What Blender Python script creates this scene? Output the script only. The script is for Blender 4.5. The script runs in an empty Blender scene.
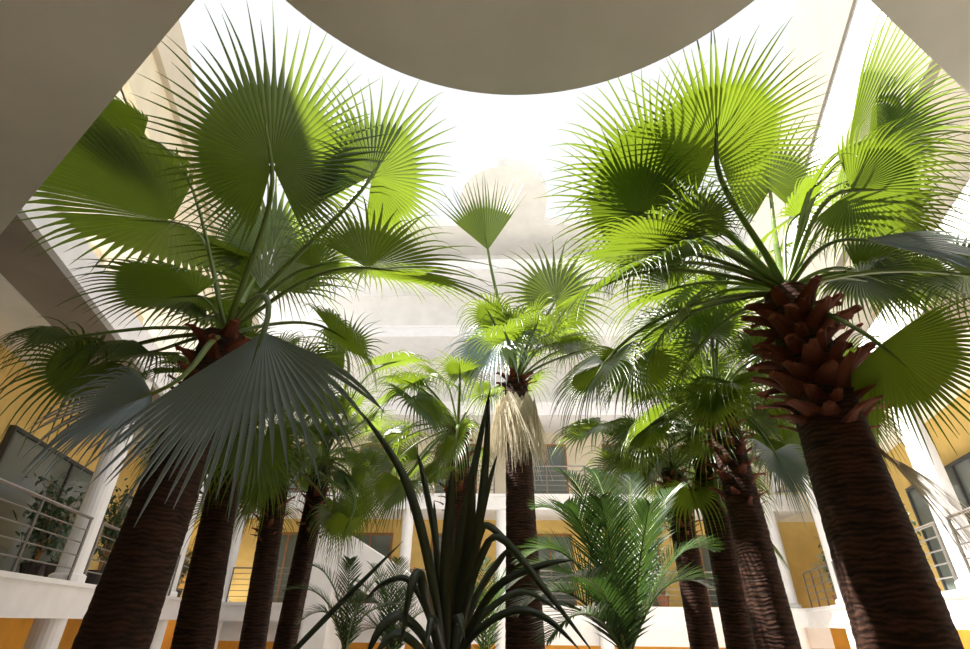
import bpy, math, random
import numpy as np
from mathutils import Vector, Matrix, Euler

R = math.radians
COL = bpy.context.scene.collection
rng = random.Random(7)
EYE = 2.8                      # eye height above the courtyard floor
FPX, PITCH, YAW, ROLL = 512.0, 30.3, 2.0, 0.7
UP = np.array([0.0, 0.0, 1.0])

# ------------------------------------------------------------------ camera
cam_d = bpy.data.cameras.new('camera')
cam = bpy.data.objects.new('camera', cam_d)
COL.objects.link(cam)
cam.location = (0, 0, EYE)
CM = Euler((R(90 + PITCH), 0, R(YAW))).to_matrix() @ Matrix.Rotation(R(ROLL), 3, 'Z')
cam.rotation_euler = CM.to_euler()
cam_d.sensor_width = 36.0
cam_d.lens = 36.0 * FPX / 970.0
cam_d.clip_start = 0.05
bpy.context.scene.camera = cam


def at(px, py, Y):
    """the point at depth Y (metres ahead) that was measured at pixel px, py of the photograph"""
    d = CM @ Vector(((px - 485.0) / FPX, (324.5 - py) / FPX, -1.0))
    k = Y / d.y
    return np.array([d.x * k, Y, EYE + d.z * k])


def unit(v):
    v = np.asarray(v, float)
    return v / max(1e-9, np.linalg.norm(v))


# ------------------------------------------------------------------ materials
def nt(name):
    m = bpy.data.materials.new(name)
    m.use_nodes = True
    t = m.node_tree
    b = t.nodes['Principled BSDF']
    return m, t, b


def node(t, kind, **kw):
    n = t.nodes.new(kind)
    for k, v in kw.items():
        setattr(n, k, v)
    return n


def ramp(t, fac, stops):
    n = t.nodes.new('ShaderNodeValToRGB')
    e = n.color_ramp.elements
    while len(e) < len(stops):
        e.new(0.5)
    for i, (p, c) in enumerate(stops):
        e[i].position = p
        e[i].color = (*c, 1)
    t.links.new(fac, n.inputs[0])
    return n.outputs[0]


def plain(name, col, rough=0.6, var=0.06, scale=6.0, bump=0.0, metallic=0.0, spec=0.3):
    m, t, b = nt(name)
    tc = node(t, 'ShaderNodeTexCoord')
    nz = node(t, 'ShaderNodeTexNoise')
    nz.inputs['Scale'].default_value = scale
    nz.inputs['Detail'].default_value = 5
    t.links.new(tc.outputs['Object'], nz.inputs['Vector'])
    lo = tuple(max(0, c * (1 - var * 2)) for c in col)
    hi = tuple(min(1, c * (1 + var * 2)) for c in col)
    t.links.new(ramp(t, nz.outputs['Fac'], [(0.3, lo), (0.7, hi)]), b.inputs['Base Color'])
    b.inputs['Roughness'].default_value = rough
    b.inputs['Metallic'].default_value = metallic
    b.inputs['Specular IOR Level'].default_value = spec
    if bump:
        bp = node(t, 'ShaderNodeBump')
        bp.inputs['Strength'].default_value = bump
        bp.inputs['Distance'].default_value = 0.01
        t.links.new(nz.outputs['Fac'], bp.inputs['Height'])
        t.links.new(bp.outputs[0], b.inputs['Normal'])
    return m


def leaf_mat(name, dark, light, trans, rough=0.38, tmix=0.45, spec=0.5, scale=3.0):
    """blade of a leaf: reflects a little sky, lets light through in a yellower green"""
    m, t, b = nt(name)
    oi = node(t, 'ShaderNodeObjectInfo')
    tc = node(t, 'ShaderNodeTexCoord')
    nz = node(t, 'ShaderNodeTexNoise')
    nz.inputs['Scale'].default_value = scale
    t.links.new(tc.outputs['Object'], nz.inputs['Vector'])
    ad = node(t, 'ShaderNodeMath', operation='ADD')
    t.links.new(oi.outputs['Random'], ad.inputs[0])
    t.links.new(nz.outputs['Fac'], ad.inputs[1])
    hf = node(t, 'ShaderNodeMath', operation='MULTIPLY')
    hf.inputs[1].default_value = 0.5
    t.links.new(ad.outputs[0], hf.inputs[0])
    t.links.new(ramp(t, hf.outputs[0], [(0.2, dark), (0.8, light)]), b.inputs['Base Color'])
    b.inputs['Roughness'].default_value = rough
    b.inputs['Specular IOR Level'].default_value = spec
    tr = node(t, 'ShaderNodeBsdfTranslucent')
    tcol = ramp(t, hf.outputs[0], [(0.2, tuple(c * 0.75 for c in trans)), (0.8, trans)])
    t.links.new(tcol, tr.inputs['Color'])
    mx = node(t, 'ShaderNodeMixShader')
    mx.inputs[0].default_value = tmix
    t.links.new(b.outputs[0], mx.inputs[1])
    t.links.new(tr.outputs[0], mx.inputs[2])
    t.links.new(mx.outputs[0], t.nodes['Material Output'].inputs['Surface'])
    return m


def bark_mat(name, dark, light, rings=26.0, ringy=0.45, stretch=4.0):
    m, t, b = nt(name)
    tc = node(t, 'ShaderNodeTexCoord')
    mp = node(t, 'ShaderNodeMapping')
    mp.inputs['Scale'].default_value = (1.0, 1.0, stretch)
    t.links.new(tc.outputs['Object'], mp.inputs[0])
    nz = node(t, 'ShaderNodeTexNoise')
    nz.inputs['Scale'].default_value = 9.0
    nz.inputs['Detail'].default_value = 8
    t.links.new(mp.outputs[0], nz.inputs['Vector'])
    wv = node(t, 'ShaderNodeTexWave', bands_direction='Z')
    wv.inputs['Scale'].default_value = rings / 6.28
    wv.inputs['Distortion'].default_value = 7.0
    wv.inputs['Detail'].default_value = 3
    t.links.new(tc.outputs['Object'], wv.inputs['Vector'])
    ad = node(t, 'ShaderNodeMath', operation='MULTIPLY_ADD')
    ad.inputs[1].default_value = ringy
    ad.inputs[2].default_value = 1.0 - ringy * 0.5
    t.links.new(wv.outputs['Fac'], ad.inputs[0])
    ml = node(t, 'ShaderNodeMath', operation='MULTIPLY')
    t.links.new(nz.outputs['Fac'], ml.inputs[0])
    t.links.new(ad.outputs[0], ml.inputs[1])
    t.links.new(ramp(t, ml.outputs[0], [(0.3, dark), (0.72, light)]), b.inputs['Base Color'])
    b.inputs['Roughness'].default_value = 0.8
    b.inputs['Specular IOR Level'].default_value = 0.2
    bp = node(t, 'ShaderNodeBump')
    bp.inputs['Strength'].default_value = 0.5
    bp.inputs['Distance'].default_value = 0.02
    t.links.new(ml.outputs[0], bp.inputs['Height'])
    t.links.new(bp.outputs[0], b.inputs['Normal'])
    return m


def glass_mat(name, tint, gloss=0.25, clear=True):
    m, t, b = nt(name)
    if clear:
        t.nodes.remove(b)
        tp = node(t, 'ShaderNodeBsdfTransparent')
        tp.inputs['Color'].default_value = (*tint, 1)
        gl = node(t, 'ShaderNodeBsdfGlossy')
        gl.inputs['Roughness'].default_value = 0.02
        mx = node(t, 'ShaderNodeMixShader')
        mx.inputs[0].default_value = 0.05
        t.links.new(tp.outputs[0], mx.inputs[1])
        t.links.new(gl.outputs[0], mx.inputs[2])
        t.links.new(mx.outputs[0], t.nodes['Material Output'].inputs['Surface'])
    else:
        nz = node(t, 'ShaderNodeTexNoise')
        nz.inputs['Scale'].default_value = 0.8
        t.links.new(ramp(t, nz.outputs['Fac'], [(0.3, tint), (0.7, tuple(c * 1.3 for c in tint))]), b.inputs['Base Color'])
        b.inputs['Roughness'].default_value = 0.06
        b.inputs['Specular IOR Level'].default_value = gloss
    return m


M = dict(
    soffit=plain('soffit plaster', (0.80, 0.76, 0.68), 0.85, 0.04, 1.3),
    render=plain('white render', (0.78, 0.76, 0.72), 0.8, 0.03, 2.0),
    cream=plain('cream render', (0.74, 0.66, 0.50), 0.8, 0.03, 2.0),
    shaded_beige=plain('taupe render', (0.30, 0.25, 0.20), 0.8, 0.04, 2.0),  # beige with the shade under the overhang put into its colour
    beige=plain('beige render', (0.60, 0.53, 0.42), 0.8, 0.03, 2.0),
    tan=plain('sun-offset beige render', (0.26, 0.235, 0.20), 0.8, 0.03, 2.0),  # beige of the sunlit right side, darkened in colour to offset the sun
    yellow=plain('yellow wall paint', (0.72, 0.51, 0.17), 0.75, 0.05, 2.0),
    ochre=plain('ochre wall paint', (0.80, 0.40, 0.06), 0.75, 0.06, 2.0),
    white=plain('white paint', (0.82, 0.81, 0.82), 0.5, 0.02, 4.0),
    metal=plain('dark railing metal', (0.20, 0.19, 0.18), 0.35, 0.05, 20.0, 0, 0.6),
    rail=plain('grey railing metal', (0.22, 0.20, 0.18), 0.35, 0.05, 20.0, 0, 0.5),
    frame=plain('dark window frame', (0.05, 0.05, 0.05), 0.4, 0.05),
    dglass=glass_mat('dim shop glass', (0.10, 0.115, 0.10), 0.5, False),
    cglass=glass_mat('clear glass', (0.97, 0.98, 0.98)),
    bounce_gravel=plain('pale bounce gravel', (0.60, 0.58, 0.54), 0.95, 0.1, 30.0, 0.6),  # unseen bed surface, made pale to bounce light up to the ceiling
    stone=plain('pale stone floor', (0.62, 0.60, 0.56), 0.5, 0.06, 3.0),
    wood=plain('door wood', (0.30, 0.14, 0.05), 0.5, 0.1, 5.0),
    red=plain('red petals', (0.55, 0.03, 0.02), 0.6, 0.1, 9.0),
    terracotta=plain('terracotta', (0.45, 0.20, 0.10), 0.8, 0.1, 9.0),
    darkpot=plain('dark pot glaze', (0.06, 0.045, 0.04), 0.4, 0.1, 9.0),
    fan=leaf_mat('fan palm blade', (0.014, 0.040, 0.008), (0.034, 0.074, 0.013), (0.25, 0.36, 0.02), 0.32, 0.36, 0.6),
    blue=leaf_mat('waxy sky-sheen blade', (0.20, 0.26, 0.32), (0.28, 0.34, 0.42), (0.10, 0.22, 0.06), 0.32, 0.18, 0.9),  # paler waxy blade, with bluish sky sheen put into the base colour
    stalk=leaf_mat('petiole', (0.10, 0.16, 0.03), (0.16, 0.22, 0.04), (0.25, 0.40, 0.05), 0.4, 0.15),
    straw=leaf_mat('dry straw leaf', (0.70, 0.62, 0.48), (0.86, 0.80, 0.68), (0.7, 0.62, 0.45), 0.7, 0.3, 0.2),
    feather=leaf_mat('feather palm leaflet', (0.018, 0.042, 0.012), (0.04, 0.08, 0.02), (0.10, 0.20, 0.03), 0.35, 0.25),
    sword=leaf_mat('sword leaf', (0.02, 0.035, 0.02), (0.04, 0.065, 0.035), (0.06, 0.12, 0.02), 0.32, 0.12, 0.6),
    shrub=leaf_mat('shrub leaf', (0.03, 0.06, 0.03), (0.08, 0.13, 0.08), (0.12, 0.24, 0.05), 0.35, 0.25),
    pale=leaf_mat('variegated shrub leaf', (0.22, 0.32, 0.20), (0.55, 0.62, 0.50), (0.4, 0.5, 0.2), 0.4, 0.25),
    bark=bark_mat('dark palm bark', (0.014, 0.007, 0.005), (0.062, 0.029, 0.019), 70.0),
    redbark=bark_mat('red-brown palm bark', (0.014, 0.007, 0.005), (0.075, 0.033, 0.021), 70.0),
    boot=bark_mat('red-brown leaf base', (0.055, 0.017, 0.010), (0.20, 0.062, 0.033), 60.0, 0.0, 0.35),
    drystalk=plain('dry stalk', (0.32, 0.17, 0.07), 0.7, 0.1, 9.0),
)


# ------------------------------------------------------------------ mesh helpers
class MB:
    def __init__(s):
        s.v, s.f = [], []

    def add(s, v, f):
        o = len(s.v)
        s.v.extend([tuple(map(float, p)) for p in v])
        s.f.extend([tuple(i + o for i in q) for q in f])

    def box8(s, p):
        s.add(p, [(0, 3, 2, 1), (4, 5, 6, 7), (0, 1, 5, 4), (1, 2, 6, 5), (2, 3, 7, 6), (3, 0, 4, 7)])

    def box(s, x0, x1, y0, y1, z0, z1):
        s.box8([(x0, y0, z0), (x1, y0, z0), (x1, y1, z0), (x0, y1, z0), (x0, y0, z1), (x1, y0, z1), (x1, y1, z1), (x0, y1, z1)])

    def tube(s, pts, radii, n=8, flat=1.0, side=None):
        pts = [np.asarray(p, float) for p in pts]
        rows = []
        ref = unit(side) if side is not None else None
        for i, p in enumerate(pts):
            tg = unit(pts[min(i + 1, len(pts) - 1)] - pts[max(i - 1, 0)])
            a = ref if ref is not None else (np.array([1.0, 0, 0]) if abs(tg[0]) < 0.8 else np.array([0, 1.0, 0]))
            a = unit(a - tg * a.dot(tg))
            b = np.cross(tg, a)
            rows.append([p + radii[i] * (math.cos(2 * math.pi * k / n) * a + flat * math.sin(2 * math.pi * k / n) * b) for k in range(n)])
        v = [q for r in rows for q in r]
        f = []
        for i in range(len(rows) - 1):
            for k in range(n):
                f.append((i * n + k, i * n + (k + 1) % n, (i + 1) * n + (k + 1) % n, (i + 1) * n + k))
        f.append(tuple(reversed(range(n))))
        f.append(tuple(range((len(rows) - 1) * n, len(rows) * n)))
        s.add(v, f)

    def lathe(s, c, prof, n=24):
        c = np.asarray(c, float)
        v, f = [], []
        for (r, z) in prof:
            for k in range(n):
                a = 2 * math.pi * k / n
                v.append(c + np.array([r * math.cos(a), r * math.sin(a), z]))
        for i in range(len(prof) - 1):
            for k in range(n):
                f.append((i * n + k, i * n + (k + 1) % n, (i + 1) * n + (k + 1) % n, (i + 1) * n + k))
        f.append(tuple(reversed(range(n))))
        f.append(tuple(range((len(prof) - 1) * n, len(prof) * n)))
        s.add(v, f)

    def prism(s, poly, z0, z1):
        n = len(poly)
        s.add([(x, y, z0) for x, y in poly] + [(x, y, z1) for x, y in poly],
              [tuple(reversed(range(n))), tuple(range(n, 2 * n))] + [(i, (i + 1) % n, n + (i + 1) % n, n + i) for i in range(n)])

    def build(s, name, mat, parent=None, org=None, smooth=False):
        o0 = np.zeros(3)
        if parent is not None:
            q = parent
            while q is not None:
                o0 = o0 + np.array(q.location)
                q = q.parent
        elif org is not None:
            o0 = np.asarray(org, float)
        me = bpy.data.meshes.new(name)
        me.from_pydata([(v[0] - o0[0], v[1] - o0[1], v[2] - o0[2]) for v in s.v], [], s.f)
        if smooth:
            me.polygons.foreach_set('use_smooth', [True] * len(me.polygons))
        me.materials.append(mat)
        me.update()
        o = bpy.data.objects.new(name, me)
        COL.objects.link(o)
        if parent is not None:
            o.parent = parent
        elif org is not None:
            o.location = tuple(o0)
        return o


def thing(name, label, cat, loc, group=None):
    o = bpy.data.objects.new(name, None)
    o.empty_display_size = 0.2
    COL.objects.link(o)
    o.location = tuple(loc)
    return tag(o, label, cat, group)


def tag(o, label, cat, group=None):
    o['label'] = label
    o['category'] = cat
    if group:
        o['group'] = group
    return o


def struct(name, mb, mat):
    o = mb.build(name, mat)
    o['kind'] = 'structure'
    return o


# ------------------------------------------------------------------ building shell
TH, PW, GD = R(15.5), 3.7, 1.9          # side walls open by TH, pass PW from the eye, galleries GD deep
CT, ST = math.cos(TH), math.sin(TH)


def sp(side, s, p, z):
    return (p * side * CT + s * side * ST, -p * ST + s * CT, z)


def wbox(mb, side, s0, s1, p0, p1, z0, z1):
    mb.box8([sp(side, s0, p0, z0), sp(side, s1, p0, z0), sp(side, s1, p1, z0), sp(side, s0, p1, z0),
             sp(side, s0, p0, z1), sp(side, s1, p0, z1), sp(side, s1, p1, z1), sp(side, s0, p1, z1)])


YB = 16.5
S1 = 18.4
trim_n = [0]
win_n = [0]
door_n = [0]


def trim(mb, mat):
    trim_n[0] += 1
    return struct('trim_%d' % trim_n[0], mb, mat)


def one(side, s0, s1, p0, p1, z0, z1):
    mb = MB()
    wbox(mb, side, s0, s1, p0, p1, EYE + z0, EYE + z1)
    return mb


def side_window(side, s0, s1, p, z0, z1, pane_mat, bars=1, frame_mat=None):
    win_n[0] += 1
    mb = MB()
    t = 0.06
    wbox(mb, side, s0, s1, p - 0.05, p + 0.05, EYE + z0, EYE + z0 + t)
    wbox(mb, side, s0, s1, p - 0.05, p + 0.05, EYE + z1 - t, EYE + z1)
    for k in range(bars + 2):
        sc = s0 + (s1 - s0 - t) * k / (bars + 1)
        wbox(mb, side, sc, sc + t, p - 0.05, p + 0.05, EYE + z0 + t, EYE + z1 - t)
    w = struct('window_%d' % win_n[0], mb, frame_mat or M['frame'])
    pm = MB()
    wbox(pm, side, s0 + t / 2, s1 - t / 2, p - 0.008, p + 0.008, EYE + z0 + t / 2, EYE + z1 - t / 2)
    pm.build('window_pane', pane_mat, w)
    return w


def column(p, z0, z1, r, label, group=None):
    t = thing('column', label, 'column', (p[0], p[1], z0), group)
    mb = MB()
    mb.lathe((p[0], p[1], z0), [(r, 0.0), (r, z1 - z0)], 20)
    mb.build('shaft', M['white'], t, smooth=False)
    b = MB()
    b.lathe((p[0], p[1], z0), [(r * 1.35, 0.0), (r * 1.35, 0.09), (r * 1.1, 0.12)], 20)
    b.build('base', M['white'], t)
    return t


def railing(pa, pb, z, label, mat, n_rails=6, h=0.95, posts=4):
    """balcony railing: posts and horizontal rails between two plan points"""
    pa, pb = np.array(pa, float), np.array(pb, float)
    mid = (pa + pb) / 2
    t = thing('balcony_railing', label, 'railing', (mid[0], mid[1], z), 'balcony railings')
    for k in range(posts):
        q = pa + (pb - pa) * (k + 0.02) / (posts - 0.96)
        mb = MB()
        mb.tube([(q[0], q[1], z), (q[0], q[1], z + h)], [0.022, 0.022], 6)
        mb.build('post', mat, t)
    for k in range(n_rails):
        zz = z + h * (k + 1) / n_rails
        mb = MB()
        r = 0.022 if k == n_rails - 1 else 0.010
        mb.tube([(pa[0], pa[1], zz), (pb[0], pb[1], zz)], [r, r], 6)
        mb.build('handrail' if k == n_rails - 1 else 'rail', mat, t)
    return t


for side, nm in ((-1, 'left'), (1, 'right')):
    # back walls of the galleries, one paint per floor
    struct('wall_%s_ground' % nm, one(side, -3.0, S1 + 2, PW + GD, PW + GD + 0.2, -2.8, 0.0), M['ochre'])
    struct('wall_%s_gallery' % nm, one(side, -3.0, S1 + 2, PW + GD, PW + GD + 0.2, 0.43, 3.64), M['yellow'])
    # slabs with their visible edges
    trim(one(side, -3.0, S1, PW, PW + GD + 0.2, 0.0, 0.43), M['white'])
    trim(one(side, -3.0, S1, PW - 0.04, PW + 0.3, 0.39, 0.45), M['white'])
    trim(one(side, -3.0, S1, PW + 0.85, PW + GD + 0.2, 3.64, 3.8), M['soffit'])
    trim(one(side, -3.0, S1, PW + 0.1, PW + 0.85, 3.62, 3.8), M['shaded_beige'])
    trim(one(side, -3.0, S1, PW, PW + 0.1, 3.62, 4.1), M['white'])
    trim(one(side, -3.0, S1, PW + 0.12, PW + GD + 0.2, 6.25, 6.4), M['soffit'])
    top = 8.0 if side < 0 else 9.5
    if side < 0:
        trim(one(side, -3.0, S1, PW, PW + 0.15, 6.25, 7.1), M['cream'])
        trim(one(side, -3.0, S1, PW - 0.10, PW + 0.15, 7.1, top), M['beige'])
    else:
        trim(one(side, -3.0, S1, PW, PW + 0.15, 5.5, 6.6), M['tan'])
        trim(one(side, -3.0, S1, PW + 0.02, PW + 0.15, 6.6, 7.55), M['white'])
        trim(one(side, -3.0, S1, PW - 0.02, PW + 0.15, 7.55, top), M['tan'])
    trim(one(side, -3.0, S1, PW + 0.15, PW + GD + 0.2, top - 0.2, top), M['render'])
    struct('wall_%s_attic' % nm, one(side, -3.0, S1 + 2, PW + GD, PW + GD + 0.2, 6.4, top - 0.2), M['cream'])
    # piers and glazing of the second gallery
    for k in range(9):
        s = -2.6 + k * 2.4
        trim(one(side, s, s + 0.45, PW + GD - 0.1, PW + GD + 0.2, 3.8, 6.25), M['cream'])
        side_window(side, s + 0.45, s + 2.4, PW + GD + 0.05, 3.8, 6.25, M['cglass'], 1, M['white'])
    # dim shopfront windows on the first gallery
    for s0, s1 in ((3.2, 8.6), (9.6, 14.0), (14.9, 18.0)):
        side_window(side, s0, s1, PW + GD - 0.06, 0.5, 2.7, M['dglass'], 1)
    for s0 in (3.0, 7.7, 11.3, 14.3):
        door_n[0] += 1
        mb = MB()
        wbox(mb, side, s0 + 0.3, s0 + 1.2, PW + GD - 0.05, PW + GD, EYE - 2.8, EYE - 0.7)
        d = struct('door_%d' % door_n[0], mb, M['wood'])

# back wall, five storeys
LV = [0.0, 3.05, 6.1, 9.15, 12.2]
XB = 9.2
cols = ['ochre', 'yellow', 'cream', 'render', 'render', 'render']
zs = [-2.8] + LV + [14.4]
for i in range(len(zs) - 1):
    mb = MB()
    mb.box(-XB - 1.5, XB + 1.5, YB + GD, YB + GD + 0.2, EYE + zs[i], EYE + zs[i + 1])
    struct('wall_back_%s' % ['ground', 'first', 'second', 'third', 'fourth', 'fifth'][i], mb, M[cols[i]])
for z in LV:
    mb = MB()
    mb.box(-XB, XB, YB, YB + GD, EYE + z, EYE + z + 0.43)
    mb.box(-XB, XB, YB - 0.05, YB + 0.2, EYE + z + 0.38, EYE + z + 0.46)
    if z == 0.0:
        mb.box(-XB, XB, YB + 0.5, YB + 0.75, EYE - 0.5, EYE)
    trim(mb, M['white'])
# roof edge of the back wing with its rounded projecting lobe
mb = MB()
poly = [(-XB - 1.5, YB + GD + 0.2), (-XB - 1.5, YB - 0.1), (-1.55, YB - 0.1)]
for k in range(25):
    a = math.pi + math.pi * k / 24
    poly.append((0.15 + 1.7 * math.cos(a), 14.9 + 1.7 * math.sin(a)))
poly += [(1.85, YB - 0.1), (XB + 1.5, YB - 0.1), (XB + 1.5, YB + GD + 0.2)]
mb.prism(poly, EYE + 14.4, EYE + 14.8)
trim(mb, M['render'])

# openings in the back wall: doors and windows on each gallery
for fl, z in enumerate([0.43, 3.48]):
    for k, x in enumerate([-7.2, -4.4, -1.6, 1.6, 4.4, 7.2]):
        win_n[0] += 1
        mb = MB()
        for a in (x - 0.75, x - 0.03, x + 0.69):
            mb.box(a, a + 0.06, YB + GD - 0.06, YB + GD, EYE + z + 0.1, EYE + z + 2.1)
        mb.box(x - 0.75, x + 0.75, YB + GD - 0.06, YB + GD, EYE + z + 2.1, EYE + z + 2.18)
        mb.box(x - 0.75, x + 0.75, YB + GD - 0.06, YB + GD, EYE + z + 0.02, EYE + z + 0.1)
        w = struct('window_%d' % win_n[0], mb, M['wood'])
        pm = MB()
        pm.box(x - 0.7, x + 0.7, YB + GD - 0.04, YB + GD - 0.02, EYE + z + 0.05, EYE + z + 2.12)
        pm.build('window_pane', M['dglass'], w)

# near gallery overhead: two slanting edges with a round lobe between them
HC = 3.0
eL0, eL1 = at(195, 0, 1), at(0, 235, 1)
eR0, eR1 = at(870, 0, 1), at(970, 95, 1)


def on_plane(px, py, h):
    q = at(px, py, 1.0)
    k = h / (q[2] - EYE)
    return np.array([q[0] * k, q[1] * k])


pL0, pL1 = on_plane(195, 0, HC), on_plane(0, 235, HC)
pR0, pR1 = on_plane(870, 0, HC), on_plane(970, 95, HC)
c0, c1, c2 = on_plane(285, 0, HC), on_plane(520, 95, HC), on_plane(755, 0, HC)
# circle through three points
ax, ay, bx, by, cx, cy = *c0, *c1, *c2
d = 2 * (ax * (by - cy) + bx * (cy - ay) + cx * (ay - by))
ux = ((ax**2 + ay**2) * (by - cy) + (bx**2 + by**2) * (cy - ay) + (cx**2 + cy**2) * (ay - by)) / d
uy = ((ax**2 + ay**2) * (cx - bx) + (bx**2 + by**2) * (ax - cx) + (cx**2 + cy**2) * (bx - ax)) / d
cen, rad = np.array([ux, uy]), math.hypot(ax - ux, ay - uy)


def hit(p, q):
    """where the straight edge from q towards p meets the lobe"""
    dv = unit(p - q)
    b = dv.dot(q - cen)
    c = (q - cen).dot(q - cen) - rad * rad
    disc = b * b - c
    if disc <= 0:
        return q + dv * (-b)
    return q + dv * (-b - math.sqrt(disc))


hL, hR = hit(pL0, pL1), hit(pR0, pR1)
fL = pL1 + unit(pL1 - pL0) * 3.2
fR = pR1 + unit(pR1 - pR0) * 4.0
aL = math.atan2(hL[1] - cen[1], hL[0] - cen[0])
aR = math.atan2(hR[1] - cen[1], hR[0] - cen[0])
poly = [(-9.5, -4.0), (9.5, -4.0), (9.5, fR[1]), tuple(fR), tuple(pR0), tuple(hR)]
for k in range(1, 48):
    a = aR + (aL - aR) * k / 48
    poly.append((cen[0] + rad * math.cos(a), cen[1] + rad * math.sin(a)))
poly += [tuple(hL), tuple(pL0), tuple(fL), (-9.5, fL[1])]
mb = MB()
mb.prism(poly, EYE + HC, EYE + HC + 0.35)
struct('ceiling', mb, M['soffit'])
mb = MB()
mb.box(-9.5, 9.5, -4.2, -4.0, 0, EYE + HC)
struct('wall_front', mb, M['render'])
mb = MB()
mb.box(-14, 14, -4.2, YB + GD + 0.2, -0.2, 0)
struct('floor', mb, M['stone'])
mb = MB()
mb.prism([(-3.6, 1.0), (3.6, 1.0), (5.6, 9.5), (-5.6, 9.5)], 0.0, 0.3)
struct('planting_bed', mb, M['bounce_gravel'])


# columns and balcony railings
ZG = EYE + 0.43
cs = {-1: [4.6, 9.5, 14.6], 1: [5.2, 9.0, 14.9]}
names = {-1: ['nearest to', 'second from', 'farthest from'], 1: ['nearest to', 'second from', 'farthest from']}
for side, nm in ((-1, 'left'), (1, 'right')):
    for k, s in enumerate(cs[side]):
        q = sp(side, s, PW + 0.22, 0)
        column(q, ZG + 0.02, EYE + 3.62, 0.17, 'round white gallery column on the %s balcony, %s the viewer' % (nm, names[side][k]))
        column(q, 0, EYE, 0.19, 'round white column under the %s balcony, %s the viewer' % (nm, names[side][k]))
    st = [1.5] + cs[side] + [18.0]
    for k in range(len(st) - 1):
        a, b = sp(side, st[k] + 0.2, PW + 0.1, 0), sp(side, st[k + 1] - 0.2, PW + 0.1, 0)
        railing(a[:2], b[:2], ZG + 0.02, 'grey horizontal-bar railing on the %s balcony, %s bay from the viewer' % (nm, ['first', 'second', 'third', 'fourth'][k]), M['rail'], 5, 0.85, 4)
bx_ = [-8.2, -5.6, -2.9, 0.0, 2.9, 5.6, 8.2]
for k, x in enumerate(bx_):
    w = ['leftmost', 'second from left', 'third from left', 'middle', 'third from right', 'second from right', 'rightmost'][k]
    column((x, YB + 0.25), ZG + 0.03, EYE + 3.05, 0.17, 'round white column on the lowest back balcony, %s of the row' % w)
    column((x, YB + 0.25), 0, EYE, 0.19, 'round white column under the back balcony, %s of the row' % w)
for f, z in enumerate(LV[:2]):
    for k in range(6):
        railing((bx_[k] + 0.2, YB + 0.12), (bx_[k + 1] - 0.2, YB + 0.12), EYE + z + 0.46,
                'grey horizontal-bar railing on the %s back balcony, %s bay of its row' % (['lowest', 'second'][f], ['leftmost', 'second from left', 'third from left', 'third from right', 'second from right', 'rightmost'][k]),
                M['rail'], 6, 0.9, 3)


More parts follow.
